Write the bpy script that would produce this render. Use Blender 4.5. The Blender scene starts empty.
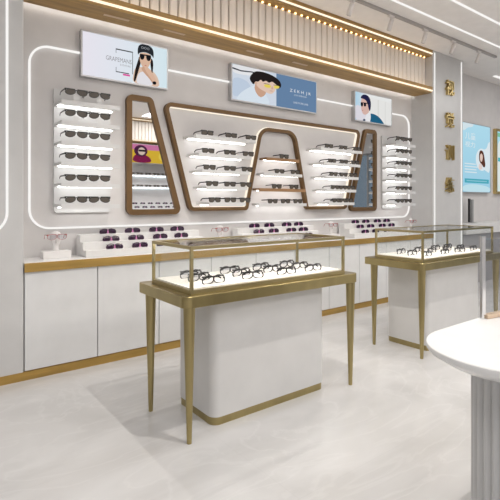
import bpy, bmesh, math, random
from mathutils import Vector, Matrix
random.seed(4)
SC = bpy.context.scene
COL = SC.collection
PI = math.pi

# ------------------------------------------------------------------ materials
def mat(name, col, rough=.5, metal=0., spec=.5, noise=None, bump=None, coat=0., aniso=0.):
    m = bpy.data.materials.new(name); m.use_nodes = True
    nt = m.node_tree; b = nt.nodes['Principled BSDF']
    b.inputs['Base Color'].default_value = (*col, 1)
    b.inputs['Roughness'].default_value = rough
    b.inputs['Metallic'].default_value = metal
    b.inputs['Specular IOR Level'].default_value = spec
    b.inputs['Coat Weight'].default_value = coat
    if aniso: b.inputs['Anisotropic'].default_value = aniso
    # every material gets at least a fine procedural tone variation
    sc, amt, stretch = noise if noise else (6., .03, (1, 1, 1))
    tc = nt.nodes.new('ShaderNodeTexCoord'); mp = nt.nodes.new('ShaderNodeMapping')
    mp.inputs['Scale'].default_value = stretch
    nz = nt.nodes.new('ShaderNodeTexNoise'); nz.inputs['Scale'].default_value = sc
    nz.inputs['Detail'].default_value = 4
    cr = nt.nodes.new('ShaderNodeValToRGB')
    cr.color_ramp.elements[0].position = .3; cr.color_ramp.elements[1].position = .7
    cr.color_ramp.elements[0].color = (*[c * (1 - amt) for c in col], 1)
    cr.color_ramp.elements[1].color = (*[min(1, c * (1 + amt)) for c in col], 1)
    L = nt.links.new
    L(tc.outputs['Object'], mp.inputs['Vector']); L(mp.outputs['Vector'], nz.inputs['Vector'])
    L(nz.outputs['Fac'], cr.inputs['Fac']); L(cr.outputs['Color'], b.inputs['Base Color'])
    if bump:
        bp = nt.nodes.new('ShaderNodeBump'); bp.inputs['Strength'].default_value = bump
        bp.inputs['Distance'].default_value = .002
        L(nz.outputs['Fac'], bp.inputs['Height']); L(bp.outputs['Normal'], b.inputs['Normal'])
    return m

def emis(name, col, s):
    m = bpy.data.materials.new(name); m.use_nodes = True
    nt = m.node_tree; nt.nodes.clear()
    e = nt.nodes.new('ShaderNodeEmission'); o = nt.nodes.new('ShaderNodeOutputMaterial')
    e.inputs['Color'].default_value = (*col, 1); e.inputs['Strength'].default_value = s
    nt.links.new(e.outputs[0], o.inputs[0])
    return m

def thinglass(name, tint, refl=1.0, rough=.02):
    m = bpy.data.materials.new(name); m.use_nodes = True
    nt = m.node_tree; nt.nodes.clear()
    o = nt.nodes.new('ShaderNodeOutputMaterial'); mx = nt.nodes.new('ShaderNodeMixShader')
    t = nt.nodes.new('ShaderNodeBsdfTransparent'); g = nt.nodes.new('ShaderNodeBsdfGlossy')
    # Schlick curve from the facing angle, the same on both sides of the pane
    fr = nt.nodes.new('ShaderNodeLayerWeight'); fr.inputs['Blend'].default_value = .5
    pw = nt.nodes.new('ShaderNodeMath'); pw.operation = 'POWER'; pw.inputs[1].default_value = 5
    mu = nt.nodes.new('ShaderNodeMath'); mu.operation = 'MULTIPLY_ADD'
    mu.inputs[1].default_value = .9*refl; mu.inputs[2].default_value = .03*refl
    t.inputs[0].default_value = (*tint, 1); g.inputs['Roughness'].default_value = rough
    L = nt.links.new
    L(fr.outputs['Facing'], pw.inputs[0]); L(pw.outputs[0], mu.inputs[0]); L(mu.outputs[0], mx.inputs[0]); L(t.outputs[0], mx.inputs[1])
    L(g.outputs[0], mx.inputs[2]); L(mx.outputs[0], o.inputs[0])
    return m

def floor_mat():
    m = bpy.data.materials.new('marble_floor'); m.use_nodes = True
    nt = m.node_tree; b = nt.nodes['Principled BSDF']; N = nt.nodes.new; L = nt.links.new
    tc = N('ShaderNodeTexCoord')
    mp = N('ShaderNodeMapping'); mp.inputs['Scale'].default_value = (.75, 1.9, 1); mp.inputs['Rotation'].default_value = (0, 0, .35)
    nz = N('ShaderNodeTexNoise'); nz.inputs['Scale'].default_value = 1.3; nz.inputs['Detail'].default_value = 8; nz.inputs['Distortion'].default_value = 1.2
    cr = N('ShaderNodeValToRGB'); e = cr.color_ramp.elements
    e[0].position = .3; e[0].color = (.52, .513, .509, 1); e[1].position = .72; e[1].color = (.64, .634, .632, 1)
    nz2 = N('ShaderNodeTexNoise'); nz2.inputs['Scale'].default_value = 1.1; nz2.inputs['Detail'].default_value = 6; nz2.inputs['Distortion'].default_value = 2.2
    cr2 = N('ShaderNodeValToRGB'); q = cr2.color_ramp.elements
    q[0].position = .475; q[0].color = (0, 0, 0, 1); q[1].position = .5; q[1].color = (1, 1, 1, 1)
    k = cr2.color_ramp.elements.new(.525); k.color = (0, 0, 0, 1)
    mx = N('ShaderNodeMixRGB'); mx.inputs[2].default_value = (.72, .716, .713, 1)
    sc = N('ShaderNodeMath'); sc.operation = 'MULTIPLY'; sc.inputs[1].default_value = .22
    L(tc.outputs['Object'], mp.inputs[0]); L(mp.outputs[0], nz.inputs['Vector']); L(mp.outputs[0], nz2.inputs['Vector'])
    L(nz.outputs['Fac'], cr.inputs[0]); L(nz2.outputs['Fac'], cr2.inputs[0]); L(cr2.outputs[0], sc.inputs[0])
    L(sc.outputs[0], mx.inputs[0]); L(cr.outputs[0], mx.inputs[1])
    # large-format tile joints
    mp3 = N('ShaderNodeMapping'); mp3.inputs['Location'].default_value = (.22, .14, 0)
    br = N('ShaderNodeTexBrick'); br.offset = 0; br.inputs['Scale'].default_value = 1
    br.inputs['Brick Width'].default_value = 1.6; br.inputs['Row Height'].default_value = .8; br.inputs['Mortar Size'].default_value = .0015
    br.inputs['Color1'].default_value = br.inputs['Color2'].default_value = (1, 1, 1, 1); br.inputs['Mortar'].default_value = (.95, .95, .95, 1)
    ml = N('ShaderNodeMixRGB'); ml.blend_type = 'MULTIPLY'; ml.inputs[0].default_value = 1
    L(tc.outputs['Object'], mp3.inputs[0]); L(mp3.outputs[0], br.inputs['Vector'])
    L(mx.outputs[0], ml.inputs[1]); L(br.outputs['Color'], ml.inputs[2]); L(ml.outputs[0], b.inputs['Base Color'])
    b.inputs['Roughness'].default_value = .22; b.inputs['Specular IOR Level'].default_value = .45
    return m

M = {}
M['floor'] = floor_mat()
M['wall'] = mat('warm_white_wall', (.68, .655, .645), .6)
M['wall_side'] = mat('grey_white_wall', (.60, .59, .59), .6)
M['ceil'] = mat('ceiling_paint', (.90, .86, .83), .8)
M['pillar'] = mat('satin_white_pillar', (.60, .595, .59), .35)
M['white'] = mat('white_lacquer', (.74, .73, .72), .3)
M['door'] = mat('white_cabinet_door', (.735, .735, .735), .3)
M['base'] = mat('white_plinth_lacquer', (.68, .672, .662), .35)
M['shelf'] = mat('white_shelf', (.68, .675, .67), .35)
M['dark'] = mat('seam_shadow_board', (.12, .11, .10), .8)
M['champ'] = mat('champagne_brass', (.40, .325, .155), .28, 1., noise=(9, .10, (1, 1, .15)))
M['champ_edge'] = mat('brushed_brass_rail', (.44, .365, .195), .3, 1., noise=(14, .08, (.2, .2, 1)))
M['goldband'] = mat('dark_gold_band', (.45, .285, .08), .42, .55, noise=(4, .16, (.5, .5, 6)))
M['bronze'] = mat('bronze_frame', (.175, .10, .043), .42, .5, noise=(7, .10, (1, 1, 1)))
M['letter'] = mat('polished_gold_letter', (.62, .48, .22), .38, 1.)
M['wood'] = mat('oak_veneer', (.40, .245, .088), .5, 0, .4, noise=(5, .22, (.35, 5, 5)))
M['woodshelf'] = mat('walnut_shelf', (.32, .18, .085), .45, 0, .4, noise=(8, .25, (.5, 6, 6)))
M['slat'] = mat('cream_slat', (.87, .80, .725), .55, noise=(5, .04, (6, 6, .5)))
M['slatback'] = mat('slat_backing', (.14, .105, .08), .8)
M['chrome'] = mat('chrome', (.75, .75, .76), .12, 1.)
M['silver'] = mat('silver_frame', (.55, .55, .56), .35, .8)
M['black'] = mat('black_acetate', (.016, .014, .014), .28)
M['lens'] = mat('smoked_brown_lens', (.10, .085, .07), .3, 0, .35)
M['purple'] = mat('dark_purple_acetate', (.05, .008, .045), .25)
M['plens'] = mat('plum_lens', (.028, .006, .035), .12, 0, .8)
M['pink'] = mat('magenta_nose_bridge', (.62, .24, .46), .35)
M['rose'] = mat('rose_metal_frame', (.45, .13, .12), .3, .4)
M['mirror'] = mat('mirror_silver', (.86, .87, .88), .015, 1., noise=(2, .002, (1, 1, 1)))
M['table'] = mat('white_solid_surface', (.80, .80, .795), .25)
M['flute'] = mat('grey_fluted_base', (.55, .55, .55), .4)
M['tray'] = mat('cream_display_tray', (.86, .83, .77), .5)
M['peach'] = mat('pale_wood_base', (.66, .50, .36), .5, noise=(8, .12, (.6, 5, 5)))
M['bustw'] = mat('white_display_bust', (.76, .74, .73), .3)
M['grey'] = mat('grey_panel', (.30, .30, .30), .45)
M['ctrbody'] = mat('grey_counter_body', (.36, .35, .36), .5)
M['track'] = mat('grey_track', (.42, .39, .375), .5)
M['spot'] = mat('white_spotlight', (.70, .66, .64), .45)
M['glass'] = thinglass('clear_glass', (.982, .987, .985), 1.0)
M['acryl'] = thinglass('clear_acrylic', (.86, .87, .88), 1.2)
M['clens'] = thinglass('clear_lens', (.93, .93, .95), .8)
M['led'] = emis('led_white', (1, .97, .93), 3.0)
M['led_loop'] = emis('led_loop_white', (1, .98, .955), 1.0)
M['led_warm'] = emis('led_warm', (1, .85, .65), 1.35)
M['bead'] = emis('led_warm_bead', (1, .64, .27), 6.5)
M['led_shelf'] = emis('led_shelf_white', (1, .985, .96), 8.5)
M['led_case'] = emis('led_case_white', (1, .94, .85), 75.0)

# ------------------------------------------------------------------ mesh builder
class B:
    def __init__(s): s.bm = bmesh.new(); s.mi = 0
    def face(s, vs):
        try:
            f = s.bm.faces.new(vs); f.material_index = s.mi; return f
        except ValueError: return None
    def box(s, x0, x1, y0, y1, z0, z1):
        v = [s.bm.verts.new(p) for p in ((x0,y0,z0),(x1,y0,z0),(x1,y1,z0),(x0,y1,z0),(x0,y0,z1),(x1,y0,z1),(x1,y1,z1),(x0,y1,z1))]
        for q in ((3,2,1,0),(4,5,6,7),(0,1,5,4),(1,2,6,5),(2,3,7,6),(3,0,4,7)): s.face([v[i] for i in q])
        return s
    def loft(s, rings, cap=True, closed=True):
        R = [[s.bm.verts.new(p) for p in r] for r in rings]
        n = len(R[0])
        for a, b in zip(R, R[1:]):
            for i in range(n if closed else n-1):
                j = (i+1) % n; s.face([a[i], a[j], b[j], b[i]])
        if cap: s.face(R[0][::-1]); s.face(R[-1])
        return s
    def prism(s, pts, lo, hi, axis='z'):           # outline extruded along an axis
        f = {'z': lambda p, h: (p[0], p[1], h), 'y': lambda p, h: (p[0], h, p[1]), 'x': lambda p, h: (h, p[0], p[1])}[axis]
        return s.loft([[f(p, lo) for p in pts], [f(p, hi) for p in pts]])
    def ring(s, outer, inner, y0, y1):             # closed band between two xz outlines, from y0 to y1
        n = len(outer)
        O0 = [s.bm.verts.new((p[0], y0, p[1])) for p in outer]; O1 = [s.bm.verts.new((p[0], y1, p[1])) for p in outer]
        I0 = [s.bm.verts.new((p[0], y0, p[1])) for p in inner]; I1 = [s.bm.verts.new((p[0], y1, p[1])) for p in inner]
        for i in range(n):
            j = (i+1) % n
            s.face([O0[i], O0[j], I0[j], I0[i]]); s.face([O1[j], O1[i], I1[i], I1[j]])
            s.face([O0[j], O0[i], O1[i], O1[j]]); s.face([I0[i], I0[j], I1[j], I1[i]])
        return s
    def cone(s, p0, p1, r0, r1, n=20):
        p0, p1 = Vector(p0), Vector(p1); d = (p1-p0).normalized()
        a = d.orthogonal().normalized(); b = d.cross(a)
        rr = [[p + (a*math.cos(2*PI*i/n) + b*math.sin(2*PI*i/n))*r for i in range(n)] for p, r in ((p0, r0), (p1, r1))]
        return s.loft(rr)
    def tube(s, pts, r, n=6, closed=False):
        P = [Vector(p) for p in pts]; m = len(P); rings = []
        for i, p in enumerate(P):
            if closed: t = P[(i+1) % m] - P[i-1]
            else: t = P[min(i+1, m-1)] - P[max(i-1, 0)]
            t.normalize()
            up = Vector((0, 1, 0)) if abs(t.y) < .9 else Vector((0, 0, 1))
            a = t.cross(up).normalized(); b = a.cross(t)
            rx, ry = r if isinstance(r, tuple) else (r, r)
            rings.append([p + a*math.cos(2*PI*k/n + PI/n)*rx + b*math.sin(2*PI*k/n + PI/n)*ry for k in range(n)])
        if closed: rings.append(rings[0]); return s.loft(rings, cap=False)
        return s.loft(rings)
    def lathe(s, prof, c=(0, 0), n=24, sy=1.):
        return s.loft([[(c[0]+r*math.cos(2*PI*i/n), c[1]+r*sy*math.sin(2*PI*i/n), z) for i in range(n)] for r, z in prof])
    def poly(s, pts, y):
        return s.face([s.bm.verts.new((p[0], y, p[1])) for p in pts])
    def build(s, name, mats, parent=None, bevel=0, smooth=False, seg=2):
        bm = s.bm
        bmesh.ops.remove_doubles(bm, verts=bm.verts, dist=1e-6)
        if bevel:
            es = [e for e in bm.edges if len(e.link_faces) == 2 and e.calc_face_angle(0) > .6]
            bmesh.ops.bevel(bm, geom=es, offset=bevel, segments=seg, affect='EDGES', profile=.6)
        bmesh.ops.recalc_face_normals(bm, faces=bm.faces)
        if smooth:
            for f in bm.faces: f.smooth = True
            for e in bm.edges:
                if len(e.link_faces) == 2 and e.calc_face_angle(0) > .7: e.smooth = False
        me = bpy.data.meshes.new(name); bm.to_mesh(me); bm.free()
        for m in (mats if isinstance(mats, (list, tuple)) else [mats]): me.materials.append(m)
        o = bpy.data.objects.new(name, me); COL.objects.link(o)
        if parent: o.parent = parent
        return o

def rounded(pts, rad, seg=6):
    """round every corner of a 2D polygon; rad may be a list"""
    out = []; n = len(pts)
    for i, p in enumerate(pts):
        r = rad[i] if isinstance(rad, (list, tuple)) else rad
        p = Vector(p); a = Vector(pts[i-1]) - p; b = Vector(pts[(i+1) % n]) - p
        if r <= 0: out.append(tuple(p)); continue
        ang = a.angle(b); t = min(r/math.tan(ang/2), a.length*.49, b.length*.49); rr = t*math.tan(ang/2)
        a.normalize(); b.normalize()
        c = p + (a+b).normalized()*(rr/math.sin(ang/2))
        s0 = p + a*t - c; s1 = p + b*t - c
        a0 = math.atan2(s0.y, s0.x); d = math.atan2(s1.y, s1.x) - a0
        while d > PI: d -= 2*PI
        while d < -PI: d += 2*PI
        for k in range(seg+1):
            q = a0 + d*k/seg; out.append((c.x+rr*math.cos(q), c.y+rr*math.sin(q)))
    return out

def inset(pts, d):
    """offset a closed outline inward (d>0) by miter joints"""
    n = len(pts); A = sum(pts[i-1][0]*pts[i][1]-pts[i][0]*pts[i-1][1] for i in range(n)); sg = 1 if A > 0 else -1
    out = []
    for i in range(n):
        p = Vector(pts[i]); e0 = (p-Vector(pts[i-1])).normalized(); e1 = (Vector(pts[(i+1) % n])-p).normalized()
        n0 = Vector((-e0.y, e0.x))*sg; n1 = Vector((-e1.y, e1.x))*sg
        m = n0+n1
        m = m/max(m.dot(n0), .25) if m.length > 1e-6 else n0
        out.append(tuple(p+m*d))
    return out

def tag(o, label=None, cat=None, group=None, kind=None):
    if label: o['label'] = label
    if cat: o['category'] = cat
    if group: o['group'] = group
    if kind: o['kind'] = kind
    return o
def empty(name, loc=(0, 0, 0), rz=0, label=None, cat=None, group=None):
    o = bpy.data.objects.new(name, None); o.empty_display_size = .05; COL.objects.link(o)
    o.location = loc; o.rotation_euler = (0, 0, rz)
    return tag(o, label, cat, group)
CH = {}
def kids(o):
    if o.name not in CH: CH[o.name] = [c for c in bpy.data.objects if c.parent == o]
    return CH[o.name]
def dup(o, parent=None):
    c = o.copy(); COL.objects.link(c)
    if parent: c.parent = parent
    for ch in kids(o): dup(ch, c)
    return c
def struct(name, b, m, **k): return tag(b.build(name, m, **k), kind='structure')

ORD = ['first', 'second', 'third', 'fourth', 'fifth', 'sixth', 'seventh', 'eighth', 'ninth', 'tenth']

# ------------------------------------------------------------------ room shell
YW = 3.99; ZC = 3.5; YF = 3.645; XP = 6.08; YB = -3.6; XL = -2.0; XR = 12.0
struct('floor', B().box(XL-.1, XR+.1, YB-.1, YW+.1, -.1, 0), M['floor'])
struct('ceiling', B().box(XL-.1, XR+.1, YB-.1, YW+.1, ZC, ZC+.1), M['ceil'])
struct('wall_back', B().box(XL-.1, XR+.1, YW, YW+.1, 0, ZC), M['wall'])
struct('wall_left', B().box(XL-.1, XL, YB-.1, YW, 0, ZC), M['wall_side'])
struct('wall_front', B().box(XL-.1, XR+.1, YB-.1, YB, 0, ZC), M['wall'])
# right end: shop front with one large window
b = B()
b.box(XR, XR+.1, YB, YW, 2.9, ZC); b.box(XR, XR+.1, YB, YW, 0, .12)
b.box(XR, XR+.1, YB, -3.1, .12, 2.9); b.box(XR, XR+.1, 1.4, YW, .12, 2.9)
struct('wall_right', b, M['wall_side'])
b = B()
for y in (-3.1, -1.6, -.1, 1.34): b.box(XR+.02, XR+.08, y, y+.06, .12, 2.9)
b.box(XR+.02, XR+.08, -3.1, 1.4, .12, .18); b.box(XR+.02, XR+.08, -3.1, 1.4, 2.84, 2.9)
w = struct('window_1', b, M['grey'])
B().box(XR+.045, XR+.055, -3.04, 1.34, .18, 2.84).build('pane', thinglass('shop_window_glass', (.9, .93, .95), 1.), w)

# pillars either side of the display wall
struct('wall_left_pillar', B().prism(rounded([(-1.9, YF), (.695, YF), (.695, YW), (-1.9, YW)], [0, .012, 0, 0]), 0, ZC), M['pillar'])
struct('wall_right_pillar', B().prism(rounded([(XP, YF), (6.93, YF), (6.93, YW), (XP, YW)], [.01, .012, 0, 0]), 0, ZC), M['pillar'])

# baseboard (gold kick) below the cabinets and the left pillar
struct('baseboard_back', B().box(-1.9, XP, YF-.004, YF+.02, 0, .062), M['goldband'])
struct('baseboard_right', B().box(XP, 6.93, YF-.008, YF-.001, 0, .05), M['goldband'])
# soffit with slatted fascia (trim)
b = B(); b.box(.695, XP, 3.662, 3.945, 2.885, 2.905); b.box(.695, XP, 3.645, 3.70, 2.932, 2.968)
struct('trim_1', b, M['wood'])
b = B(); b.box(.695, XP, 3.662, 3.80, 3.418, 3.435); b.box(.695, XP, 3.645, 3.70, 3.463, 3.499)
struct('trim_2', b, M['wood'])
struct('trim_3', B().box(.695, XP, 3.785, 3.805, 2.90, 3.42), M['slatback'])
sl = B(); x = .70; pit = .0942
while x + pit < XP:
    sl.prism([(x+.006, 3.782), (x+.006, 3.762), (x+.012, 3.75), (x+pit-.012, 3.75), (x+pit-.006, 3.762), (x+pit-.006, 3.782)], 2.968, 3.405)
    x += pit
struct('trim_4', sl, M['slat'])
# warm LED lines of the soffit
o = B().box(.70, XP-.002, 3.644, 3.661, 2.907, 2.924).build('led_light_strip', M['led_warm'])
tag(o, 'warm glowing line of light along the lower edge of the slatted soffit', 'light strip')
o = B().box(.70, XP-.002, 3.644, 3.661, 3.443, 3.457).build('led_light_strip', M['led_warm'])
tag(o, 'warm glowing line of light along the top edge of the slatted soffit under the ceiling', 'light strip')
t = empty('bead_light_strip', (0, 0, 3.4175), 0, 'row of small warm light dots above the cream slats', 'light strip'); x = .70
while x + pit < XP:
    B().box(x+pit/2-.009, x+pit/2+.009, 3.738, 3.7485, -.011, -.001).build('light_bead', M['bead'], t); x += pit
o = B().box(.70, XP-.002, 3.9455, 3.955, 2.895, 2.903).build('led_light_strip', emis('cove_led', (1, .96, .9), 7))
tag(o, 'hidden cove light behind the wooden soffit grazing the back wall', 'light strip')
o = B().box(.70, XP-.002, 3.7005, 3.712, 2.945, 2.962).build('led_light_strip', emis('uplight_led', (1, .84, .64), 7))
tag(o, 'warm uplight behind the lower wooden lip shining up the cream slats', 'light strip')
# recessed downlight slots in the soffit
for i, x in enumerate((1.45, 2.0, 2.95, 3.6)):
    t = empty('soffit_downlight', (x, 3.80, 2.885), 0, f'{ORD[i]} pale slot downlight from the left in the wooden soffit underside', 'downlight', 'soffit slot downlights')
    B().box(-.11, .11, -.016, .016, -.004, 0).build('trim_plate', M['peach'], t)

# ------------------------------------------------------------------ LED lines on pillars, ceiling, wall loop
def strip(pts, hw, d, m, label, closed=False):
    return tag(B().tube(pts, (hw, d), 4, closed).build('led_light_strip', m), label, 'light strip')
def v_line(x, z0, z1, label):
    o = B().box(x-.009, x+.009, YF-.008, YF, z0, z1).build('led_light_strip', M['led_loop']); return tag(o, label, 'light strip')
v_line(6.125, .06, 3.47, 'upright white light line on the left edge of the lettered pillar')
v_line(6.875, .06, 3.47, 'upright white light line on the right edge of the lettered pillar')
lp = rounded([(-1.5, 1.07), (.585, 1.07), (.585, 3.46), (-1.5, 3.46)], .16, 10)
o = B().ring(inset(lp, -.008), inset(lp, .008), YF-.010, YF-.001).build('led_light_strip', M['led_loop'])
tag(o, 'white light loop with rounded corner on the plain pillar at the left edge', 'light strip')
lp = rounded([(.80, 1.088), (6.0, 1.088), (6.0, 2.578), (.80, 2.578)], .155, 10)
o = B().ring(inset(lp, -.0075), inset(lp, .0075), YW-.018, YW-.001).build('led_light_strip', M['led_loop'])
tag(o, 'large rounded rectangular white light loop around the whole display wall', 'light strip')
for y, lab in ((3.0, 'white ceiling light line nearer the track lights'), (2.61, 'white ceiling light line at the top right corner, farther from the track')):
    o = B().box(1.5, 9.5, y-.015, y+.015, ZC-.006, ZC-.0005).build('led_light_strip', M['led_loop']); tag(o, lab, 'light strip')
o = B().box(8.15, 8.75, 3.70, 3.76, ZC-.008, ZC-.0005).build('ceiling_light', M['led_loop'])
tag(o, 'small white ceiling light at the right edge above the posters', 'ceiling light')

# track with five spots
TY = 3.22
t = B().box(2.2, 7.08, TY-.018, TY+.018, ZC-.03, ZC-.0005).build('lighting_track', M['track'], bevel=.003)
tag(t, 'long thin grey lighting track on the ceiling in front of the soffit', 'lighting track')
names = ['leftmost', 'second from the left', 'third from the left', 'fourth from the left', 'rightmost']
pr = None
for i, x in enumerate((3.80, 4.50, 5.20, 5.87, 6.56)):
    if pr is None:
        pr = empty('track_spotlight'); r = pr
        B().box(-.05, .05, -.016, .016, -.025, 0).build('adapter', M['spot'], r, bevel=.003)
        B().cone((0, 0, -.025), (0, 0, -.06), .008, .008, 10).build('stem', M['spot'], r)
        hd = B().cone((0, -.012, -.05), (0, .035, -.165), .026, .026, 24).build('spot_head', M['spot'], r, smooth=True)
        B().cone((0, .0352, -.1655), (0, .0359, -.167), .021, .021, 24).build('lamp_face', M['grey'], hd)
    else: r = dup(pr)
    r.location = (x, TY, ZC-.03)
    tag(r, f'white cylindrical spotlight, {names[i]} of the five hanging from the ceiling track', 'track light', 'track spotlights')

# ------------------------------------------------------------------ wall counter
XC0 = .70; N = 10; PW = (XP-.012-XC0)/N
pr = None
for i in range(N):
    if pr is None:
        r = pr = empty('base_cabinet')
        B().box(0, PW-.001, .022, .33, .0, .787).build('body', M['door'], r)
        d = B().box(.003, PW-.004, 0, .02, .066, .7865).build('door', M['door'], r, bevel=.0015, seg=1)
    else: r = dup(pr)
    r.location = (XC0+i*PW, YF+.003, 0)
    if i == 0: r.location.y = YF+.003
    tag(r, f'white handleless base cabinet under the wall counter, {ORD[i]} from the left pillar', 'cabinet', 'wall counter base cabinets')
t = empty('counter_top', (0, 0, 0), 0, 'long white counter top with dark gold front edge running along the back wall', 'counter')
B().box(XC0, XP-.003, YF-.006, YW-.002, .79, .857).build('worktop', M['white'], t, bevel=.001, seg=1)
B().box(XC0-.003, XP-.003, YF-.016, YF-.0065, .789, .855).build('gold_edge', M['goldband'], t, bevel=.001, seg=1)

# stepped risers
for i, (x0, x1, lab) in enumerate(((1.16, 2.30, 'white stepped riser of purple sunglasses at the left end of the wall counter'),
                                   (2.77, 3.88, 'white stepped riser of purple sunglasses in the middle of the wall counter'),
                                   (4.43, 5.56, 'white stepped riser of purple sunglasses at the right end of the wall counter'))):
    t = empty('stepped_riser', (x0, 3.70, .857), 0, lab, 'display riser', 'stepped sunglasses risers')
    for k, (y, z) in enumerate(((0, .055), (.08, .115), (.16, .173))):
        B().box(0, x1-x0, y, y+.0795 if k < 2 else .26, 0, z).build('step', M['white'], t, bevel=.003)

# ------------------------------------------------------------------ eyewear
def lens_outline(cx, cz, a, bt, bb, sgn, drop=.0, n=22, dome=False):
    pts = []
    for i in range(n):
        t = 2*PI*i/n; c, s = math.cos(t), math.sin(t)
        p = 2.2 if not dome else (2.8 if s < 0 else 1.9)
        x = a*math.copysign(abs(c)**(2/p), c); z = (bt if s > 0 else bb)*math.copysign(abs(s)**(2/p), s)
        # nose side lower corner is cut, outer lower corner rounds
        if z < 0 and not dome: x *= 1-.25*(abs(z)/bb)**1.5
        z += -drop*x*sgn/a
        pts.append((cx+x, cz+z))
    return pts
def make_glasses(name, W, H, TL, fm, lm, rim=.0035, brow=.006, folded=False, bridge_mat=None, drop=.003, dome=False, tw=.0042, lw=.232, tip=.0):
    """origin: middle of the front, at the lowest point of the lenses; looks towards -y"""
    root = empty(name)
    a = W*lw; cx = W*.252; cz = H*.5
    f = B()
    for s in (-1, 1):
        li = lens_outline(s*cx, cz, a, H*.46, H*.48, s, drop, dome=dome)
        lo = inset(li, -rim)
        f.ring(lo, li, 0, .005)
        # brow thickening
        if not dome: f.box(s*cx-a*.95, s*cx+a*.95, -.001, .006, cz+H*.42, cz+H*.42+brow)
        # end piece
        x0, x1 = sorted((s*(cx+a*.85), s*W*.5)); f.box(x0, x1, -.0005, .008, cz+H*(.2 if not dome else 0), cz+H*(.42 if not dome else .2)+(0 if dome else brow))
    f.box(-(cx-a)-.003, cx-a+.003, 0, .005, cz+H*.25, cz+H*.25+brow)
    fr = f.build('frame', fm, root)
    for s in (-1, 1):
        li = lens_outline(s*cx, cz, a*1.02, H*.47, H*.49, s, drop, dome=dome)
        q = B(); c0 = q.bm.verts.new((s*cx, -.0005, cz)); c1 = q.bm.verts.new((s*cx, .0035, cz))
        r0 = [q.bm.verts.new((p[0], .0015, p[1])) for p in li]; r1 = [q.bm.verts.new((p[0], .0035, p[1])) for p in li]
        for i in range(len(li)):
            j = (i+1) % len(li); q.face([c0, r0[i], r0[j]]); q.face([c1, r1[j], r1[i]]); q.face([r0[i], r1[i], r1[j], r0[j]])
        q.build('lens', lm, root, smooth=True)
    zt = cz+H*.36
    for s in (-1, 1):
        if folded:
            y = .010 if s < 0 else .015
            P = [(s*W*.49, .006, zt), (s*W*.48, y+.002, zt), (s*W*.1, y+.004, zt-.003), (-s*W*.25, y+.004, zt-.006), (-s*W*.38, y+.004, zt-.016)]
        else:
            P = [(s*W*.492, .006, zt), (s*W*.50, .03, zt), (s*W*.505, TL*.7, zt-.001), (s*W*.50, TL*.85, zt*(.72+.28*tip)), (s*W*.49, TL, .004+(zt-.012)*tip)]
        B().tube(P, (tw*.6, .0016) if folded else (.0016, tw*.75), 4).build('temple', fm, root)
    if bridge_mat:
        B().prism([(-W*.055, cz-H*.42), (W*.055, cz-H*.42), (W*.018, cz+H*.36), (-W*.018, cz+H*.36)], -.0015, .0005, 'y').build('nose_bridge', bridge_mat, root)
    return root

FIRST = {}
def put(kind, maker, loc, rz, label, group, cat):
    if kind not in FIRST: r = FIRST[kind] = maker()
    else: r = dup(FIRST[kind])
    r.location = loc; r.rotation_euler = (0, 0, rz + random.uniform(-.03, .03))
    tag(r, label, cat, group)
    return r
wide = lambda: make_glasses('sunglasses', .180, .044, .150, M['black'], M['lens'], tw=.011, drop=.004, rim=.004, brow=.008, lw=.208, tip=.6)
narrow = lambda: make_glasses('sunglasses', .140, .044, .150, M['black'], M['lens'], tw=.010, brow=.008, rim=.0035, drop=.004, lw=.215, tip=.5)
purple = lambda: make_glasses('sunglasses', .140, .042, .11, M['purple'], M['plens'], brow=.004, folded=True, bridge_mat=M['pink'], drop=.0045, dome=True, lw=.245)
clear = lambda: make_glasses('eyeglasses', .150, .046, .105, M['black'], M['clens'], rim=.0045, brow=.007, drop=.004, tw=.010, folded=True, dome=True)
rose = lambda: make_glasses('eyeglasses', .150, .044, .09, M['rose'], M['clens'], rim=.0022, brow=.003, drop=.001)

# ---- side units: a lit back panel with six shelves, two sunglasses on each
ZS = [2.078, 1.915, 1.754, 1.588, 1.421, 1.252]
def lit_board(w, z, d, m, parent, as_shelf=True, back=0.):
    """board with a turned-down front lip that hides the light strip under it"""
    b = B(); b.box(0, w, -d, -.001, z+.012, z+.034); b.box(0, w, -d, -d+.012, z, z+.012)
    s = b.build('shelf' if as_shelf else 'board', m, parent)
    B().box(.015, w-.015, -back-.080, -back-.058, z+.003, z+.0118).build('led_strip', M['led_shelf'], s)
    return s
def side_unit(x0, x1, label, where, d=.25):
    t = empty('display_shelf_unit', (x0, YW, 0), 0, label, 'display shelf')
    w = x1-x0
    B().prism(rounded([(0, 1.215), (w, 1.215), (w, 2.24), (0, 2.24)], [.03, .03, .004, .004]), -.028, -.002, 'y').build('back_panel', M['shelf'], t)
    for k, z in enumerate(ZS):
        s = lit_board(w, z, d, M['shelf'], t, back=.028)
        for v in s.data.vertices: v.co.y = min(v.co.y, -.0285)
        for c in range(2): B().box(.098+c*.188, .138+c*.188, -d+.016, -d+.019, z+.0345, z+.048+.034*(1-k/5)).build('rest_peg', M['shelf'], s)
    for k, z in enumerate(ZS):
        for c in range(2):
            put('wide', wide, (x0+.118+c*.188, YW-d+.013, z+.0485+.034*(1-k/5)), 0,
                f'{"left" if c == 0 else "right"} black sunglasses on the {ORD[k]} shelf from the top of the {where} shelf unit', f'sunglasses on the {where} shelf unit', 'sunglasses')
side_unit(.982, 1.455, 'white lit panel of six sunglasses shelves, left of the bronze framed mirror', 'far left')
side_unit(5.335, 5.80, 'white lit panel of six sunglasses shelves, between dark mirror and lettered pillar', 'far right')

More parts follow.
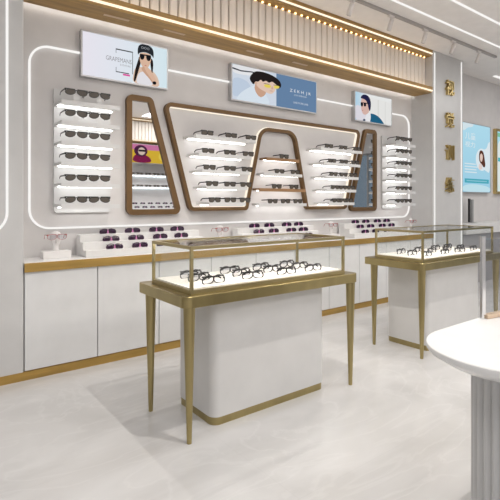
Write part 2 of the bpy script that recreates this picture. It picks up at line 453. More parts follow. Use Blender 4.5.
# ---- the long bronze frame with its arched bay, one continuous band
XM = 3.405
half = [(1.445, 2.262), (1.16, 1.215), (.44, 1.215), (.235, 2.10)]
left = [(XM-a, z) for a, z in half]; right = [(XM+a, z) for a, z in half]
outline = [left[0], left[1], left[2], left[3], right[3], right[2], right[1], right[0]]
rad = [.07, .07, .05, .12, .12, .05, .07, .07]
fo = rounded(outline, rad, 8); fi = inset(fo, .038)
t = empty('decorative_frame', (0, 0, 0), 0, 'wide bronze wall frame with slanted sides bending around an arched bay between the mirrors', 'wall frame')
B().ring(fo, fi, YW-.05, YW-.001).build('bronze_band', M['bronze'], t)
B().ring(inset(fo, .0385), inset(fo, .045), YW-.032, YW-.001).build('led_strip', emis('frame_led', (1, .90, .76), 1.1), t)

# ---- mirrors
def mirror(pts, label):
    po = rounded(pts, .06, 8); pi = inset(po, .052)
    t = empty('wall_mirror', (0, 0, 0), 0, label, 'mirror')
    B().ring(po, pi, YW-.04, YW-.001).build('frame', M['bronze'], t)
    B().prism(inset(po, .050), YW-.022, YW-.012, 'y').build('mirror_glass', M['mirror'], t)
mirror([(1.602, 1.185), (2.165, 1.185), (1.855, 2.285), (1.602, 2.285)], 'tall tapering bronze framed mirror right of the far left shelf unit')
mirror([(2*XM-2.185, 1.185), (2*XM-1.610, 1.185), (2*XM-1.610, 2.295), (2*XM-1.865, 2.295)], 'tall tapering bronze framed mirror left of the far right shelf unit')

# ---- shelves inside the frame: each one fixed on its own
def wall_shelf(x0, x1, z, label, wood=False, d=.25):
    t = empty('wall_shelf', (x0, YW, z), 0, label, 'shelf', 'wall shelves in the bronze frame')
    lit_board(x1-x0, 0, d, M['woodshelf'] if wood else M['shelf'], t, False)
ZM = [1.914, 1.742, 1.583, 1.425, 1.267]
CLx = [(2.195, 2.915), (2.23, 2.862), (2.265, 2.835), (2.31, 2.808), (2.345, 2.785)]
GX = [(2.335, 2.615, 2.865), (2.345, 2.60, 2.83), (2.36, 2.60, 2.815), (2.39, 2.60, 2.80), (2.42, 2.605, 2.79)]
for side in (0, 1):
    nm = 'left' if side == 0 else 'right'
    for k, z in enumerate(ZM):
        x0, x1 = CLx[k]; gx = GX[k]
        if side: x0, x1 = 2*XM-x1-.015, 2*XM-x0+.01; gx = [x0+.155+c*(x1-x0-.155-.08)/2 for c in range(3)]
        wall_shelf(x0, x1, z, f'white lit shelf, {ORD[k]} from the top in the {nm} bay of the bronze frame')
        for c in range(3):
            put('narrow', narrow, (gx[c], YW-.235, z+.0345), 0,
                f'{["left", "middle", "right"][c]} black sunglasses on the {ORD[k]} shelf from the top of the {nm} bay', f'sunglasses in the {nm} bay of the bronze frame', 'sunglasses')
AR = [(3.16, 3.65, 1.762, True, [3.43]), (3.12, 3.70, 1.592, False, [3.36, 3.60]), (3.06, 3.755, 1.422, True, [3.32, 3.58]), (3.055, 3.77, 1.256, False, [3.26, 3.45, 3.64])]
for k, (x0, x1, z, wd, xs) in enumerate(AR):
    wall_shelf(x0, x1, z, f'{"walnut" if wd else "white"} shelf, {ORD[k]} from the top in the arched middle bay', wd, .125)
    for c, xg in enumerate(xs):
        pos = {1: ['single'], 2: ['left', 'right'], 3: ['left', 'middle', 'right']}[len(xs)][c]
        put('narrow', narrow, (xg, YW-.115, z+.0345), 0, f'{pos} black sunglasses on the {ORD[k]} shelf from the top of the arched middle bay', 'sunglasses in the arched bay', 'sunglasses')

# ---- purple sunglasses on the risers
RX = [([1.405, 1.63, 1.862, 2.078], 'left'), ([3.01, 3.218, 3.475, 3.662], 'middle'), ([4.67, 4.88, 5.125, 5.33], 'right')]
for xs, nm in RX:
    for k, (y, z) in enumerate(((3.725, .9125), (3.805, .9725), (3.885, 1.0305))):
        for c, x in enumerate(xs):
            put('purple', purple, (x, y, z), 0, f'purple sunglasses on the {["front", "middle", "back"][k]} step of the {nm} riser, {ORD[c]} from the left', f'purple sunglasses on the {nm} riser', 'sunglasses')

# ---- busts wearing thin red frames
for x, lab in ((.965, 'at the counter end by the plain pillar'), (2.535, 'between the left and middle risers'),
               (4.156, 'between the middle and right risers'), (5.83, 'at the counter end by the lettered pillar')):
    t = empty('eyewear_bust', (x, 3.84, .857), 0, f'white block with face-shaped eyewear holder {lab}', 'display stand', 'eyewear busts on the wall counter')
    B().box(-.105, .105, -.055, .055, 0, .058).build('block', M['bustw'], t, bevel=.003)
    b = B(); b.lathe([(.024, .0585), (.020, .075), (.022, .09), (.030, .115), (.040, .145), (.043, .170), (.040, .19), (.030, .205), (.012, .213)], n=24, sy=.55)
    b.build('face_form', M['bustw'], t, smooth=True)
    b = B(); b.loft([[(-.011, -.020, .118), (.011, -.020, .118), (0, -.040, .120)], [(-.006, -.024, .160), (.006, -.024, .160), (0, -.030, .160)]]); b.build('nose', M['bustw'], t)
    put('rose', rose, (x, 3.84-.043, .857+.148), 0, f'thin red-rimmed eyeglasses worn by the white bust {lab}', 'red-rimmed eyeglasses on busts', 'eyeglasses')

# ------------------------------------------------------------------ brass showcases
def showcase(ox, label):
    t = empty('display_case', (ox, 0, 0), 0, label, 'display case', 'brass display cases')
    S = rounded([(1.178, 2.118), (2.585, 2.118), (2.585, 2.725), (1.178, 2.725)], [.045, .045, .03, .03], 8)
    B().prism(S, .735, .797).build('table_slab', M['champ'], t, bevel=.002, seg=1)
    for x in (1.226, 2.538):
        for y in (2.158, 2.640):
            B().cone((x, y, 0), (x, y, .735), .0135, .033, 24).build('leg', M['champ'], t, smooth=True)
    Q = rounded([(1.42, 2.225), (2.35, 2.225), (2.35, 2.655), (1.42, 2.655)], .055, 8)
    B().prism(inset(Q, .004), 0, .047).build('base_plinth', M['champ'], t)
    B().prism(Q, .047, .735).build('base_body', M['base'], t, smooth=True)
    # glass box
    x0, x1, y0, y1 = 1.232, 2.468, 2.150, 2.636; z0, z1 = .7975, 1.062; r = .016
    b = B(); b.box(x0, x1, y0, y0+r, z0, z0+.026); b.box(x0, x1, y1-r, y1, z0, z0+.026)
    b.box(x0, x0+r, y0+r, y1-r, z0, z0+.026); b.box(x1-r, x1, y0+r, y1-r, z0, z0+.026)
    b.build('bottom_frame', M['champ_edge'], t)
    B().box(x0+r, x1-r, y0+r, y1-r, z0, z0+.032).build('tray', M['tray'], t)
    for x in (x0, x1-r):
        for y in (y0, y1-r):
            B().box(x, x+r, y, y+r, z0+.026, z1-.018).build('post', M['champ_edge'], t)
    b = B(); b.box(x0, x1, y0, y0+r, z1-.018, z1); b.box(x0, x1, y1-r, y1, z1-.018, z1)
    b.box(x0, x0+r, y0+r, y1-r, z1-.018, z1); b.box(x1-r, x1, y0+r, y1-r, z1-.018, z1)
    tf = b.build('top_frame', M['champ_edge'], t)
    B().box(x0+.05, x1-.05, y0+r, y0+r+.008, z1-.017, z1-.011).build('led_strip', M['led_case'], tf)
    g = .004
    B().box(x0+r, x1-r, y0+.006, y0+.006+g, z0+.032, z1-.018).build('front_pane', M['glass'], t)
    B().box(x0+r, x1-r, y1-.006-g, y1-.006, z0+.032, z1-.018).build('back_pane', M['glass'], t)
    B().box(x0+.006, x0+.006+g, y0+r, y1-r, z0+.032, z1-.018).build('side_pane', M['glass'], t)
    B().box(x1-.006-g, x1-.006, y0+r, y1-r, z0+.032, z1-.018).build('side_pane', M['glass'], t)
    B().box(x0+r, x1-r, y0+r, y1-r, z1-.007, z1-.003).build('top_pane', M['glass'], t)
    return t
showcase(0, 'near brass legged glass display case on a white base, in the middle of the floor')
showcase(2.208, 'far brass legged glass display case on a white base, behind the white table')
for ox, nm in ((0, 'near'), (2.208, 'far')):
    for k, y in enumerate((2.27, 2.40, 2.525)):
        for c, x in enumerate((1.425, 1.735, 2.0, 2.25)):
            put('clear', clear, (ox+x+random.uniform(-.012, .012), y-.03, .830), random.uniform(-.12, .12),
                f'black-rimmed eyeglasses in the {["front", "middle", "back"][k]} row of the {nm} glass case, {ORD[c]} from the left', f'eyeglasses in the {nm} display case', 'eyeglasses')

# ------------------------------------------------------------------ white pill-shaped table
def stadium(cx, cy, r, x1, n=20):
    p = [(cx+r*math.cos(PI/2+PI*i/n), cy+r*math.sin(PI/2+PI*i/n)) for i in range(n+1)]
    return p + [(x1+r*math.cos(-PI/2+PI*i/n), cy+r*math.sin(-PI/2+PI*i/n)) for i in range(n+1)]
t = empty('consulting_table', (1.825, .785, 0), 0, 'white pill-shaped table with a fluted grey base in the right foreground', 'table')
def ringz(r, z): return [(x-1.825, y-.785, z) for x, y in stadium(1.825, .785, r, 2.95, 28)]
B().loft([ringz(.200, .690), ringz(.228, .690), ringz(.284, .722), ringz(.290, .730), ringz(.290, .747), ringz(.287, .750)]).build('table_top', M['table'], t, smooth=True)
# fluted base: half-round ribs around a pill outline
core = stadium(1.905, .785, .150, 2.85, 16); P = []
pl = [Vector(p) for p in core]; L = [0]
for i in range(len(pl)): L.append(L[-1]+(pl[(i+1) % len(pl)]-pl[i]).length)
tot = L[-1]; nr = int(tot/.034)
def at(s):
    s %= tot
    for i in range(len(pl)):
        if L[i+1] >= s:
            q = (s-L[i])/max(1e-9, L[i+1]-L[i]); a, c = pl[i], pl[(i+1) % len(pl)]
            d = (c-a).normalized(); return a.lerp(c, q), Vector((d.y, -d.x))
    return pl[0], Vector((0, 1))
for k in range(nr):
    for j in range(6):
        p, nrm = at((k+j/6)*tot/nr); h = .014*math.sin(PI*j/6)
        P.append(p+nrm*(h if (p+nrm*.01-Vector((2.35, .785))).length > (p-Vector((2.35, .785))).length else -h))
B().prism([(p.x-1.825, p.y-.785) for p in P], 0, .69).build('fluted_base', M['flute'], t)

# acrylic stand on the table
t = empty('acrylic_stand', (2.175, 1.050, .7505), math.radians(-8), 'clear acrylic panel with chrome edge and wood foot standing on the white table', 'display stand')
B().box(.017, .34, -.018, .018, 0, .018).build('wood_foot', M['peach'], t, bevel=.003)
B().box(.016, .34, -.004, .004, .018, .375).build('acrylic_panel', M['acryl'], t)
B().box(-.010, .0155, -.007, .007, 0, .39).build('chrome_edge', M['chrome'], t, bevel=.002)

# ------------------------------------------------------------------ pictures
def flat(name, col, s=.92): return emis(name, col, s)
PICM = {}
def pm(col, s=.9):
    k = (tuple(round(c, 3) for c in col), s)
    if k not in PICM: PICM[k] = emis('backlit_print_%d' % len(PICM), col, s)
    return PICM[k]
def grad_mat(name, c0, c1, axis, a, b_, s=.9):
    m = bpy.data.materials.new(name); m.use_nodes = True
    nt = m.node_tree; nt.nodes.clear(); N_ = nt.nodes.new; L_ = nt.links.new
    tc = N_('ShaderNodeTexCoord'); sp = N_('ShaderNodeSeparateXYZ'); mr = N_('ShaderNodeMapRange')
    mr.inputs[1].default_value = a; mr.inputs[2].default_value = b_
    cr = N_('ShaderNodeValToRGB'); cr.color_ramp.elements[0].color = (*c0, 1); cr.color_ramp.elements[1].color = (*c1, 1)
    e = N_('ShaderNodeEmission'); e.inputs[1].default_value = s; o = N_('ShaderNodeOutputMaterial')
    L_(tc.outputs['Object'], sp.inputs[0]); L_(sp.outputs[axis], mr.inputs[0]); L_(mr.outputs[0], cr.inputs[0]); L_(cr.outputs[0], e.inputs[0]); L_(e.outputs[0], o.inputs[0])
    return m
def smoothpoly(p, it=2):
    for _ in range(it):
        q = []
        for i in range(len(p)):
            a, c = p[i], p[(i+1) % len(p)]
            q += [(a[0]*.75+c[0]*.25, a[1]*.75+c[1]*.25), (a[0]*.25+c[0]*.75, a[1]*.25+c[1]*.75)]
        p = q
    return p
def ell(cx, cy, rx, ry, n=28): return [(cx+rx*math.cos(2*PI*i/n), cy+ry*math.sin(2*PI*i/n)) for i in range(n)]
def text_bm(b, s, x, z, h, y, w=None, right=False, shear=0):
    cu = bpy.data.curves.new('t', 'FONT'); cu.body = s; cu.size = 1; cu.resolution_u = 2
    o = bpy.data.objects.new('t', cu); COL.objects.link(o)
    bpy.context.view_layer.update()
    me = o.evaluated_get(bpy.context.evaluated_depsgraph_get()).to_mesh()
    xs = [v.co.x for v in me.vertices]; ys = [v.co.y for v in me.vertices]
    if xs:
        x0, x1, y0, y1 = min(xs), max(xs), min(ys), max(ys)
        k = h/(y1-y0); kx = w/(x1-x0) if w else k
        V = [b.bm.verts.new((x+(v.co.x-x0)*kx, y, z+(v.co.y-y0)*k)) for v in me.vertices]
        for p in me.polygons: b.face([V[i] for i in p.vertices])
    o.evaluated_get(bpy.context.evaluated_depsgraph_get()).to_mesh_clear()
    bpy.data.objects.remove(o); bpy.data.curves.remove(cu)

def lightbox(x0, x1, z0, z1, label, bg, layers, frame=M['silver'], yb=YW-.001, dep=.058, cat='poster', fw=.012):
    """layers: list of (colour, [(u,v)..] normalised from the top left) or (colour, ('text', s, u, v, h, w))"""
    W, H = x1-x0, z1-z0
    t = empty('lightbox_poster', (x0, yb, z0), 0, label, cat)
    b = B(); b.ring([(0, 0), (W, 0), (W, H), (0, H)], [(fw, fw), (W-fw, fw), (W-fw, H-fw), (fw, H-fw)], -dep, 0)
    b.box(fw, W-fw, -.01, -.002, fw, H-fw)
    b.build('frame', frame, t)
    b = B(); mats = [bg]; yf = -dep+.004
    b.box(fw, W-fw, yf, -.011, fw, H-fw)
    for i, (col, sh) in enumerate(layers):
        m = pm(col) if not isinstance(col, bpy.types.Material) else col
        if m not in mats: mats.append(m)
        b.mi = mats.index(m); y = yf-.0003*(i+1)
        if sh[0] == 'text': text_bm(b, sh[1], sh[2]*W, H-sh[3]*H, sh[4]*H, y, sh[5]*W if sh[5] else None)
        else: b.poly([(min(max(u*W, fw), W-fw), min(max(H-v*H, fw), H-fw)) for u, v in sh], y)
    b.build('picture', mats, t)
    return t
SKIN = (.78, .52, .38); SKD = (.66, .40, .28); INK = (.012, .012, .015); HAIR = (.02, .015, .015)
# woman in a black cap
bg1 = grad_mat('print_white_to_ice', (.86, .84, .92), (.72, .86, .92), 0, .05, .78, .95)
L1 = [
 ((.72, .60, .44)[0:3] and (.80, .58, .45), smoothpoly([(.56, 1.), (.575, .72), (.60, .60), (.66, .56), (.78, .58), (.84, .66), (.885, .80), (.89, 1.)])),
 ((.86, .84, .88), smoothpoly([(.60, 1.), (.625, .74), (.68, .66), (.76, .66), (.80, .76), (.81, 1.)])),
 (HAIR, smoothpoly([(.645, .30), (.625, .45), (.60, .60), (.585, .78), (.575, .93), (.595, .93), (.615, .80), (.64, .62), (.665, .45)])),
 (HAIR, smoothpoly([(.79, .30), (.815, .40), (.81, .58), (.80, .70), (.785, .58), (.775, .42)])),
 (SKIN, smoothpoly([(.645, .22), (.645, .40), (.665, .52), (.71, .62), (.755, .54), (.785, .40), (.79, .22)])),
 ((.025, .028, .035), smoothpoly([(.625, .32), (.622, .14), (.65, .045), (.72, .015), (.79, .05), (.82, .15), (.815, .33), (.80, .25), (.72, .20), (.645, .24)], 2)),
 ((.45, .47, .5), ('text', 'OOO', .665, .14, .055, .10)),
 (INK, smoothpoly([(.648, .27), (.648, .35), (.665, .40), (.69, .39), (.705, .33), (.705, .27)])),
 (INK, smoothpoly([(.725, .27), (.725, .34), (.74, .40), (.77, .39), (.785, .33), (.785, .26)])),
 (INK, [(.65, .265), (.785, .255), (.785, .285), (.65, .295)]),
 ((.62, .18, .16), smoothpoly([(.70, .515), (.718, .505), (.735, .515), (.718, .535)])),
 (SKD, smoothpoly([(.66, .60), (.69, .545), (.715, .57), (.76, .66), (.82, .80), (.855, .92), (.82, .95), (.76, .80), (.70, .70)])),
 (SKIN, smoothpoly([(.70, .53), (.73, .52), (.775, .60), (.83, .74), (.865, .88), (.83, .92), (.775, .78), (.71, .62)])),
 (INK, smoothpoly([(.795, .87), (.84, .84), (.855, .91), (.81, .94)])),
 ((.03, .03, .035), [(.37, .26), (.565, .26), (.565, .285), (.375, .285), (.375, .36), (.37, .36)]),
 ((.03, .03, .035), [(.559, .28), (.565, .28), (.565, .78), (.559, .78)]),
 ((.03, .03, .035), [(.37, .68), (.375, .68), (.375, .77), (.52, .77), (.52, .79), (.37, .79)]),
 ((.32, .31, .33), ('text', 'GRAPEMANS', .26, .555, .10, .29)),
 ((.45, .44, .46), ('text', 'EYEWEAR', .42, .635, .045, .12)),
 ((.80, .10, .38), [(.45, .80), (.53, .80), (.53, .84), (.45, .84)]),
]
lightbox(1.192, 2.004, 2.373, 2.768, 'backlit poster of a person in black cap and sunglasses, upper left of the display wall', bg1, L1)
# man with yellow glasses on pale blue
bg2 = pm((.15, .255, .42))
L2 = [
 ((.70, .77, .87), [(0, 0), (.49, 0), (.49, 1), (0, 1)]),
 ((.87, .88, .90), smoothpoly([(0, 0), (.40, 0), (.30, .22), (.10, .28), (0, .25)])),
 ((.58, .68, .82), smoothpoly([(0, .35), (.18, .40), (.22, .70), (.10, .86), (0, .9)])),
 ((.03, .03, .05), [(.0, .12), (.10, .155), (.22, .125), (.34, .17), (.35, .20), (.22, .155), (.10, .19), (0, .16)]),
 ((.76, .85, .94), smoothpoly([(.04, 1.02), (.08, .80), (.18, .58), (.27, .45), (.36, .64), (.44, 1.02)])),
 (SKD, smoothpoly([(.25, .42), (.24, .62), (.30, .82), (.36, .72), (.375, .58)], 1)),
 ((.84, .62, .50), smoothpoly([(.25, .28), (.255, .45), (.29, .55), (.35, .61), (.415, .66), (.455, .61), (.485, .48), (.495, .32), (.4, .22), (.3, .22)], 1)),
 ((.72, .48, .36), smoothpoly([(.235, 0.374), (.24, 0.455), (.265, 0.482), (.275, 0.394)], 1)),
 (HAIR, smoothpoly([(.195, 0.265), (.19, 0.360), (.215, 0.448), (.235, 0.482), (.25, 0.374), (.285, 0.380), (.31, 0.292), (.335, 0.360), (.37, 0.292), (.40, 0.353), (.44, 0.285), (.47, 0.333), (.50, 0.374), (.51, 0.469), (.545, 0.401), (.545, 0.278), (.50, 0.170), (.42, 0.095), (.32, 0.068), (.24, 0.108)], 1)),
 ((.12, .07, .05), [(.345, 0.384), (.41, 0.377), (.41, 0.391), (.345, 0.397)]),
 ((.12, .07, .05), [(.455, 0.370), (.50, 0.363), (.50, 0.377), (.455, 0.384)]),
 ((.70, .46, .35), smoothpoly([(.44, 0.401), (.455, 0.496), (.44, 0.516), (.425, 0.503)], 1)),
 ((.86, .69, .12), smoothpoly([(.345, 0.408), (.35, 0.482), (.385, 0.496), (.425, 0.476), (.425, 0.394)])),
 ((.88, .72, .14), smoothpoly([(.455, 0.391), (.46, 0.462), (.49, 0.476), (.52, 0.442), (.525, 0.374)])),
 ((.55, .32, .24), smoothpoly([(.40, 0.564), (.43, 0.554), (.455, 0.557), (.43, 0.578)])),
 ((.90, .93, .96), ('text', 'Z E K H  J R', .65, .50, .11, .265)),
 ((.75, .81, .89), ('text', 'LOOK AT THE NEW SEASON', .70, .575, .045, .16)),
 ((.72, .78, .87), ('text', 'ONE MORE LINE', .69, .80, .055, .19)),
]
lightbox(2.739, 4.010, 2.380, 2.775, 'wide backlit poster of a person in yellow glasses beside a blue text field', bg2, L2)
# man in profile with a blue suit
bg3 = grad_mat('print_sky_to_white', (.42, .66, .84), (.86, .87, .86), 0, .0, .30, .95)
L3 = [
 ((.88, .88, .86), [(.38, .12), (1, .16), (1, 1), (.38, 1)]),
 ((.80, .80, .77), [(.60, .15), (.64, .15), (.64, 1), (.60, 1)]),
 ((.82, .82, .80), [(.80, .16), (.83, .16), (.83, 1), (.80, 1)]),
 ((.80, .77, .84), smoothpoly([(.0, .5), (.12, .45), (.30, .7), (.30, 1), (0, 1)])),
 ((.02, .13, .24), smoothpoly([(.36, 1.02), (.37, .70), (.46, .66), (.62, .72), (.74, .88), (.80, 1.02)])),
 ((.88, .88, .92), smoothpoly([(.22, 1.02), (.28, .80), (.35, .68), (.42, .66), (.40, 1.02)])),
 ((.03, .05, .10), smoothpoly([(.19, 1.0), (.23, .88), (.28, .92), (.25, 1.02)])),
 ((.75, .50, .44), smoothpoly([(.16, .26), (.155, .44), (.165, .60), (.19, .70), (.23, .76), (.30, .74), (.37, .64), (.39, .40), (.32, .2), (.2, .2)])),
 ((.02, .02, .07), smoothpoly([(.14, .22), (.18, .10), (.28, .05), (.38, .12), (.42, .30), (.41, .52), (.38, .62), (.35, .50), (.33, .36), (.28, .24), (.20, .22)])),
 ((.012, .012, .02), smoothpoly([(.145, .36), (.15, .47), (.18, .50), (.21, .47), (.21, .36)])),
 ((.012, .012, .02), smoothpoly([(.225, .36), (.225, .46), (.26, .48), (.29, .44), (.29, .35)])),
 ((.012, .012, .02), [(.15, .355), (.36, .325), (.36, .36), (.15, .385)]),
 ((.50, .25, .23), smoothpoly([(.17, .615), (.20, .60), (.22, .615), (.19, .635)])),
]
lightbox(4.712, 5.512, 2.380, 2.772, 'small backlit poster of a person in profile with sunglasses and dark blue suit', bg3, L3)
# right-hand posters beyond the lettered pillar
bgr = grad_mat('print_sky_blue', (.36, .66, .83), (.46, .76, .90), 2, 0, 1.2, .95)
L4 = [
 ((.74, .87, .93), smoothpoly([(.0, .0), (.42, 0), (.34, .06), (.18, .07), (.1, .12), (0, .12)])),
 ((.82, .91, .95), smoothpoly([(.60, .52), (.72, .36), (.86, .34), (.92, .24), (1, .22), (1, .72), (.80, .66), (.66, .64)])),
 ((.86, .93, .96), ('text', '\u513f\u7ae5', .10, .24, .10, .36)),
 ((.86, .93, .96), ('text', '\u89c6\u529b', .10, .35, .08, .34)),
 ((.80, .90, .95), ell(.68, .51, .215, .165)),
 ((.12, .045, .03), smoothpoly([(0.575, .44), (0.605, .38), (0.675, .37), (0.745, .40), (0.785, .50), (0.815, .60), (0.755, .63), (0.675, .58), (0.585, .54)])),
 ((.85, .64, .55), smoothpoly([(0.610, .44), (0.610, .50), (0.645, .55), (0.695, .53), (0.720, .46), (0.675, .41)])),
 ((.86, .70, .66), smoothpoly([(0.555, .62), (0.605, .56), (0.675, .57), (0.705, .64), (0.635, .66), (0.575, .66)])),
 ((.78, .88, .93), [(.08, .58), (.46, .58), (.46, .595), (.08, .595)]), ((.78, .88, .93), [(.08, .62), (.52, .62), (.52, .635), (.08, .635)]),
 ((.78, .88, .93), [(.08, .66), (.48, .66), (.48, .675), (.08, .675)]), ((.78, .88, .93), [(.08, .70), (.5, .70), (.5, .715), (.08, .715)]),
 ((.08, .44, .56), [(.08, .80), (.93, .80), (.93, .86), (.08, .86)]),
 ((.30, .62, .72), [(.14, .822), (.86, .822), (.86, .838), (.14, .838)]),
 ((.60, .84, .93), smoothpoly([(0, .90), (.4, .87), (1, .91), (1, 1), (0, 1)])),
]
lightbox(7.45, 8.445, 1.47, 2.665, 'light blue poster with a round portrait, just right of the lettered pillar', bgr, L4)
bgq = grad_mat('print_aqua', (.74, .85, .80), (.40, .74, .86), 2, 0, 1.2, .95)
L5 = [((.82, .89, .86), smoothpoly([(.0, .2), (.4, .15), (.7, .5), (.5, .9), (0, .9)])), ((.10, .50, .56), [(.08, .44), (.5, .44), (.5, .50), (.08, .50)]),
      ((.25, .60, .40), [(.0, .06), (1, .06), (1, .12), (0, .12)])]
lightbox(8.665, 9.60, 1.46, 2.66, 'gold framed poster cut by the right edge of the photo', bgq, L5, frame=M['letter'], fw=.045)

# ------------------------------------------------------------------ gold letters on the pillar (raised)
for i, ch in enumerate('\u89c6\u89c9\u8bad\u7ec3'):
    zc = 3.017-i*.485
    cu = bpy.data.curves.new('letter', 'FONT'); cu.body = ch; cu.size = 1; cu.resolution_u = 3
    tmp = bpy.data.objects.new('letter', cu); COL.objects.link(tmp); bpy.context.view_layer.update()
    me0 = tmp.evaluated_get(bpy.context.evaluated_depsgraph_get()).to_mesh()
    xs = [v.co.x for v in me0.vertices]; ys = [v.co.y for v in me0.vertices]
    x0, x1, y0, y1 = min(xs), max(xs), min(ys), max(ys)
    W, H = .215, .225
    b = B(); bm = b.bm
    V = [bm.verts.new(((v.co.x-x0)/(x1-x0)*W-W/2, 0, (v.co.y-y0)/(y1-y0)*H-H/2)) for v in me0.vertices]
    fs = [f for f in (b.face([V[k] for k in p.vertices]) for p in me0.polygons) if f]
    ex = bmesh.ops.extrude_face_region(bm, geom=fs)
    bmesh.ops.translate(bm, verts=[g for g in ex['geom'] if isinstance(g, bmesh.types.BMVert)], vec=(0, -.04, 0))
    tmp.evaluated_get(bpy.context.evaluated_depsgraph_get()).to_mesh_clear()
    bpy.data.objects.remove(tmp); bpy.data.curves.remove(cu)
    o = b.build('raised_letter', M['letter']); o.location = (6.505, YF-.001, zc)
    tag(o, f'raised gold character on the white pillar, {["topmost", "second from the top", "third from the top", "lowest"][i]} of the four', 'letter', 'gold pillar lettering')

# ------------------------------------------------------------------ far right counter
t = empty('side_counter', (6.95, 3.6, 0), 0, 'white topped grey counter below the posters, beyond the lettered pillar', 'counter')
B().box(0, 3.2, 0, .385, .80, .965).build('top', M['white'], t, bevel=.004)
B().box(.02, 3.18, .06, .385, 0, .80).build('body', M['ctrbody'], t)
t = empty('file_stand', (7.52, 3.86, .9655), 0, 'black edged grey upright folder standing on the far right counter', 'folder')
B().box(0, .045, -.012, .012, .0045, .40).build('black_spine', M['black'], t, bevel=.003)
B().box(.09, .15, -.010, .010, .0045, .385).build('grey_board', M['grey'], t)
B().box(-.02, .16, -.065, .065, -.0, .004).build('foot', M['grey'], t)

# ------------------------------------------------------------------ opposite side of the shop, seen in the mirrors
b = B(); b.box(2.2, 9.0, YB, YB+.38, 2.885, 2.93); b.box(2.2, 9.0, YB, YB+.38, 3.43, 3.499); b.box(2.2, 9, YB, YB+.25, 2.93, 3.43)
struct('trim_5', b, M['wood'])
b = B(); x = 2.25
while x < 8.9: b.box(x, x+.08, YB+.251, YB+.28, 2.935, 3.425); x += .0942
struct('trim_6', b, M['slat'])
o = B().box(2.2, 9, YB+.381, YB+.392, 2.90, 2.925).build('led_light_strip', M['led_warm']); tag(o, 'warm light line under the opposite soffit, seen only in the mirror', 'light strip')
o = B().box(2.2, 9, YB+.381, YB+.392, 3.44, 3.46).build('led_light_strip', M['led_warm']); tag(o, 'warm light line over the opposite slats, seen only in the mirror', 'light strip')
def opp_poster():
    t = empty('lightbox_poster', (4.55, YB+.33, 2.33), 0, 'pink and yellow poster of a person in dark glasses, seen only in the left mirror', 'poster')
    B().box(0, 2.2, -.05, 0, 0, .5).build('frame', M['silver'], t)
    b = B(); mats = [pm((.80, .52, .05))]; b.box(.01, 2.19, .0005, .003, .01, .49)
    def lay(col, pts, y):
        m = pm(col)
        if m not in mats: mats.append(m)
        b.mi = mats.index(m); b.poly([(2.2*u, .5*(1-v)) for u, v in pts], y)
    lay((.70, .22, .42), [(.01, .02), (.99, .02), (.99, .30), (.01, .30)], .004)
    lay((.88, .66, .10), smoothpoly([(.40, .4), (.55, .25), (.7, .3), (.75, .6), (.6, .9), (.4, .85)]), .0045)
    lay((.85, .80, .70), [(.66, .42), (.95, .42), (.95, .52), (.66, .52)], .005)
    lay((.24, .02, .08), smoothpoly([(.06, .98), (.08, .6), (.16, .5), (.28, .62), (.32, .98)]), .005)
    lay((.08, .02, .06), ell(.17, .36, .085, .30), .0055)
    lay((.80, .62, .52), ell(.18, .38, .045, .2), .006)
    lay((.02, .015, .02), [(.14, .30), (.225, .30), (.225, .40), (.14, .40)], .0065)
    b.build('picture', mats, t)
opp_poster()
for i, z in enumerate((2.02, 1.70)):
    t = empty('wall_shelf', (4.3, YB, z), 0, f'{["upper", "lower"][i]} lit shelf on the opposite wall, seen only in the left mirror', 'shelf', 'opposite wall shelves')
    B().box(0, 2.4, .001, .16, 0, .025).build('board', M['shelf'], t)
    B().box(.02, 2.38, .01, .03, -.007, -.0005).build('led_strip', emis('opp_led', (.8, .93, 1), 7), t)
    for c in range(9):
        put('wide', wide, (4.5+c*.24, YB+.14, z+.026), PI, f'dark sunglasses on the {["upper", "lower"][i]} opposite shelf, seen only in the left mirror', f'sunglasses on the {["upper", "lower"][i]} opposite shelf', 'sunglasses')
t = empty('side_counter', (4.0, YB, 0), 0, 'white counter along the opposite wall, seen only in the left mirror', 'counter')
B().box(0, 3.2, .001, .40, 0, 1.10).build('body', M['white'], t)
t = empty('stepped_riser', (4.2, YB, 1.1), 0, 'white stepped riser on the opposite counter, seen only in the left mirror', 'display riser')
B().box(0, 2.6, .001, .16, 0, .16).build('step', M['white'], t); B().box(0, 2.6, .161, .30, 0, .06).build('step', M['white'], t)
for k, (y, z) in enumerate(((.145, 1.2605), (.285, 1.1605))):
    for c in range(10):
        put('purple', purple, (4.4+c*.22, YB+y, z), PI, f'purple sunglasses on the {["back", "front"][k]} step of the opposite riser, seen only in the left mirror', f'purple sunglasses on the {["back", "front"][k]} opposite step', 'sunglasses')

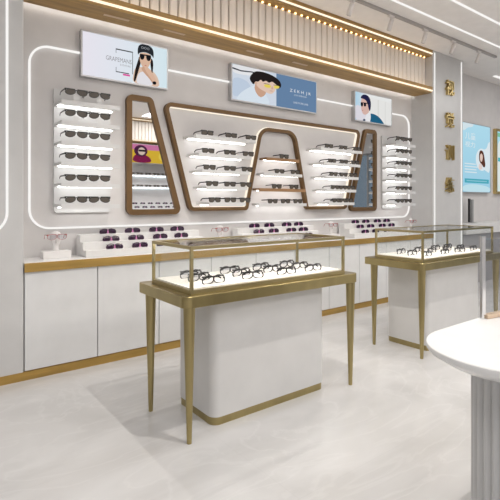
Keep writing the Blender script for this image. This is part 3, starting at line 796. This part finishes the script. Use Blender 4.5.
# ------------------------------------------------------------------ lamps
def area(x, y, z, sx, sy, e, col=(1, .992, .985), rot=(0, 0, 0)):  # unseen area lamps added under the ceiling as soft ambient fill
    l = bpy.data.lights.new('added_fill_lamp', 'AREA'); l.shape = 'RECTANGLE'; l.size = sx; l.size_y = sy; l.energy = e; l.color = col
    o = bpy.data.objects.new('added_fill_lamp', l); COL.objects.link(o); o.location = (x, y, z); o.rotation_euler = rot
for x in (.2, 2.8, 5.4, 8.4):
    for y, e in ((-.3, 19 if x < 1 or x > 8 else 11), (-2.3, 40)): area(x, y, 3.47, 1.3, 1.0, e)
area(-.8, 1.3, 3.47, .8, .8, 16)
for x, e in ((3.0, 13), (6.0, 13), (9.0, 34)): area(x, 2.0, 3.47, 1.6, .3, e)
def spot(x, y, z, e, tx, ty, tz, ang=95, blend=.6, col=(1, .95, .89), r=.008):
    l = bpy.data.lights.new('downlight_lamp', 'SPOT'); l.energy = e; l.spot_size = math.radians(ang); l.spot_blend = blend; l.color = col; l.shadow_soft_size = r
    o = bpy.data.objects.new('downlight_lamp', l); COL.objects.link(o); o.location = (x, y, z)
    o.rotation_euler = (Vector((tx, ty, tz))-Vector((x, y, z))).to_track_quat('-Z', 'Y').to_euler()
spot(1.72, 1.22, 3.45, 130, 1.9, 2.2, 0)
spot(4.0, 1.22, 3.45, 95, 4.1, 2.2, 0)
spot(1.72, 3.12, 3.42, 75, 1.8, 2.6, 0, 88)
spot(4.0, 3.12, 3.42, 50, 4.05, 2.6, 0, 88)
spot(6.6, 1.22, 3.45, 25, 6.6, 2.2, 0)

# ------------------------------------------------------------------ world, camera, view
w = bpy.data.worlds.new('outside'); SC.world = w; w.use_nodes = True
bgn = w.node_tree.nodes['Background']; bgn.inputs[0].default_value = (.36, .44, .52, 1); bgn.inputs[1].default_value = .5
cam = bpy.data.cameras.new('camera'); co = bpy.data.objects.new('camera', cam); COL.objects.link(co)
cam.sensor_width = 36; cam.lens = 455.6/500*36; cam.shift_y = -(250-202.5)/500; cam.clip_start = .05
co.location = (0, 0, 1.3); co.rotation_euler = (PI/2, 0, -math.atan2(.6046, .7965))
SC.camera = co
SC.view_settings.view_transform = 'Standard'; SC.view_settings.look = 'None'
SC.view_settings.exposure = -.06; SC.view_settings.gamma = 1; SC.view_settings.use_curve_mapping = False
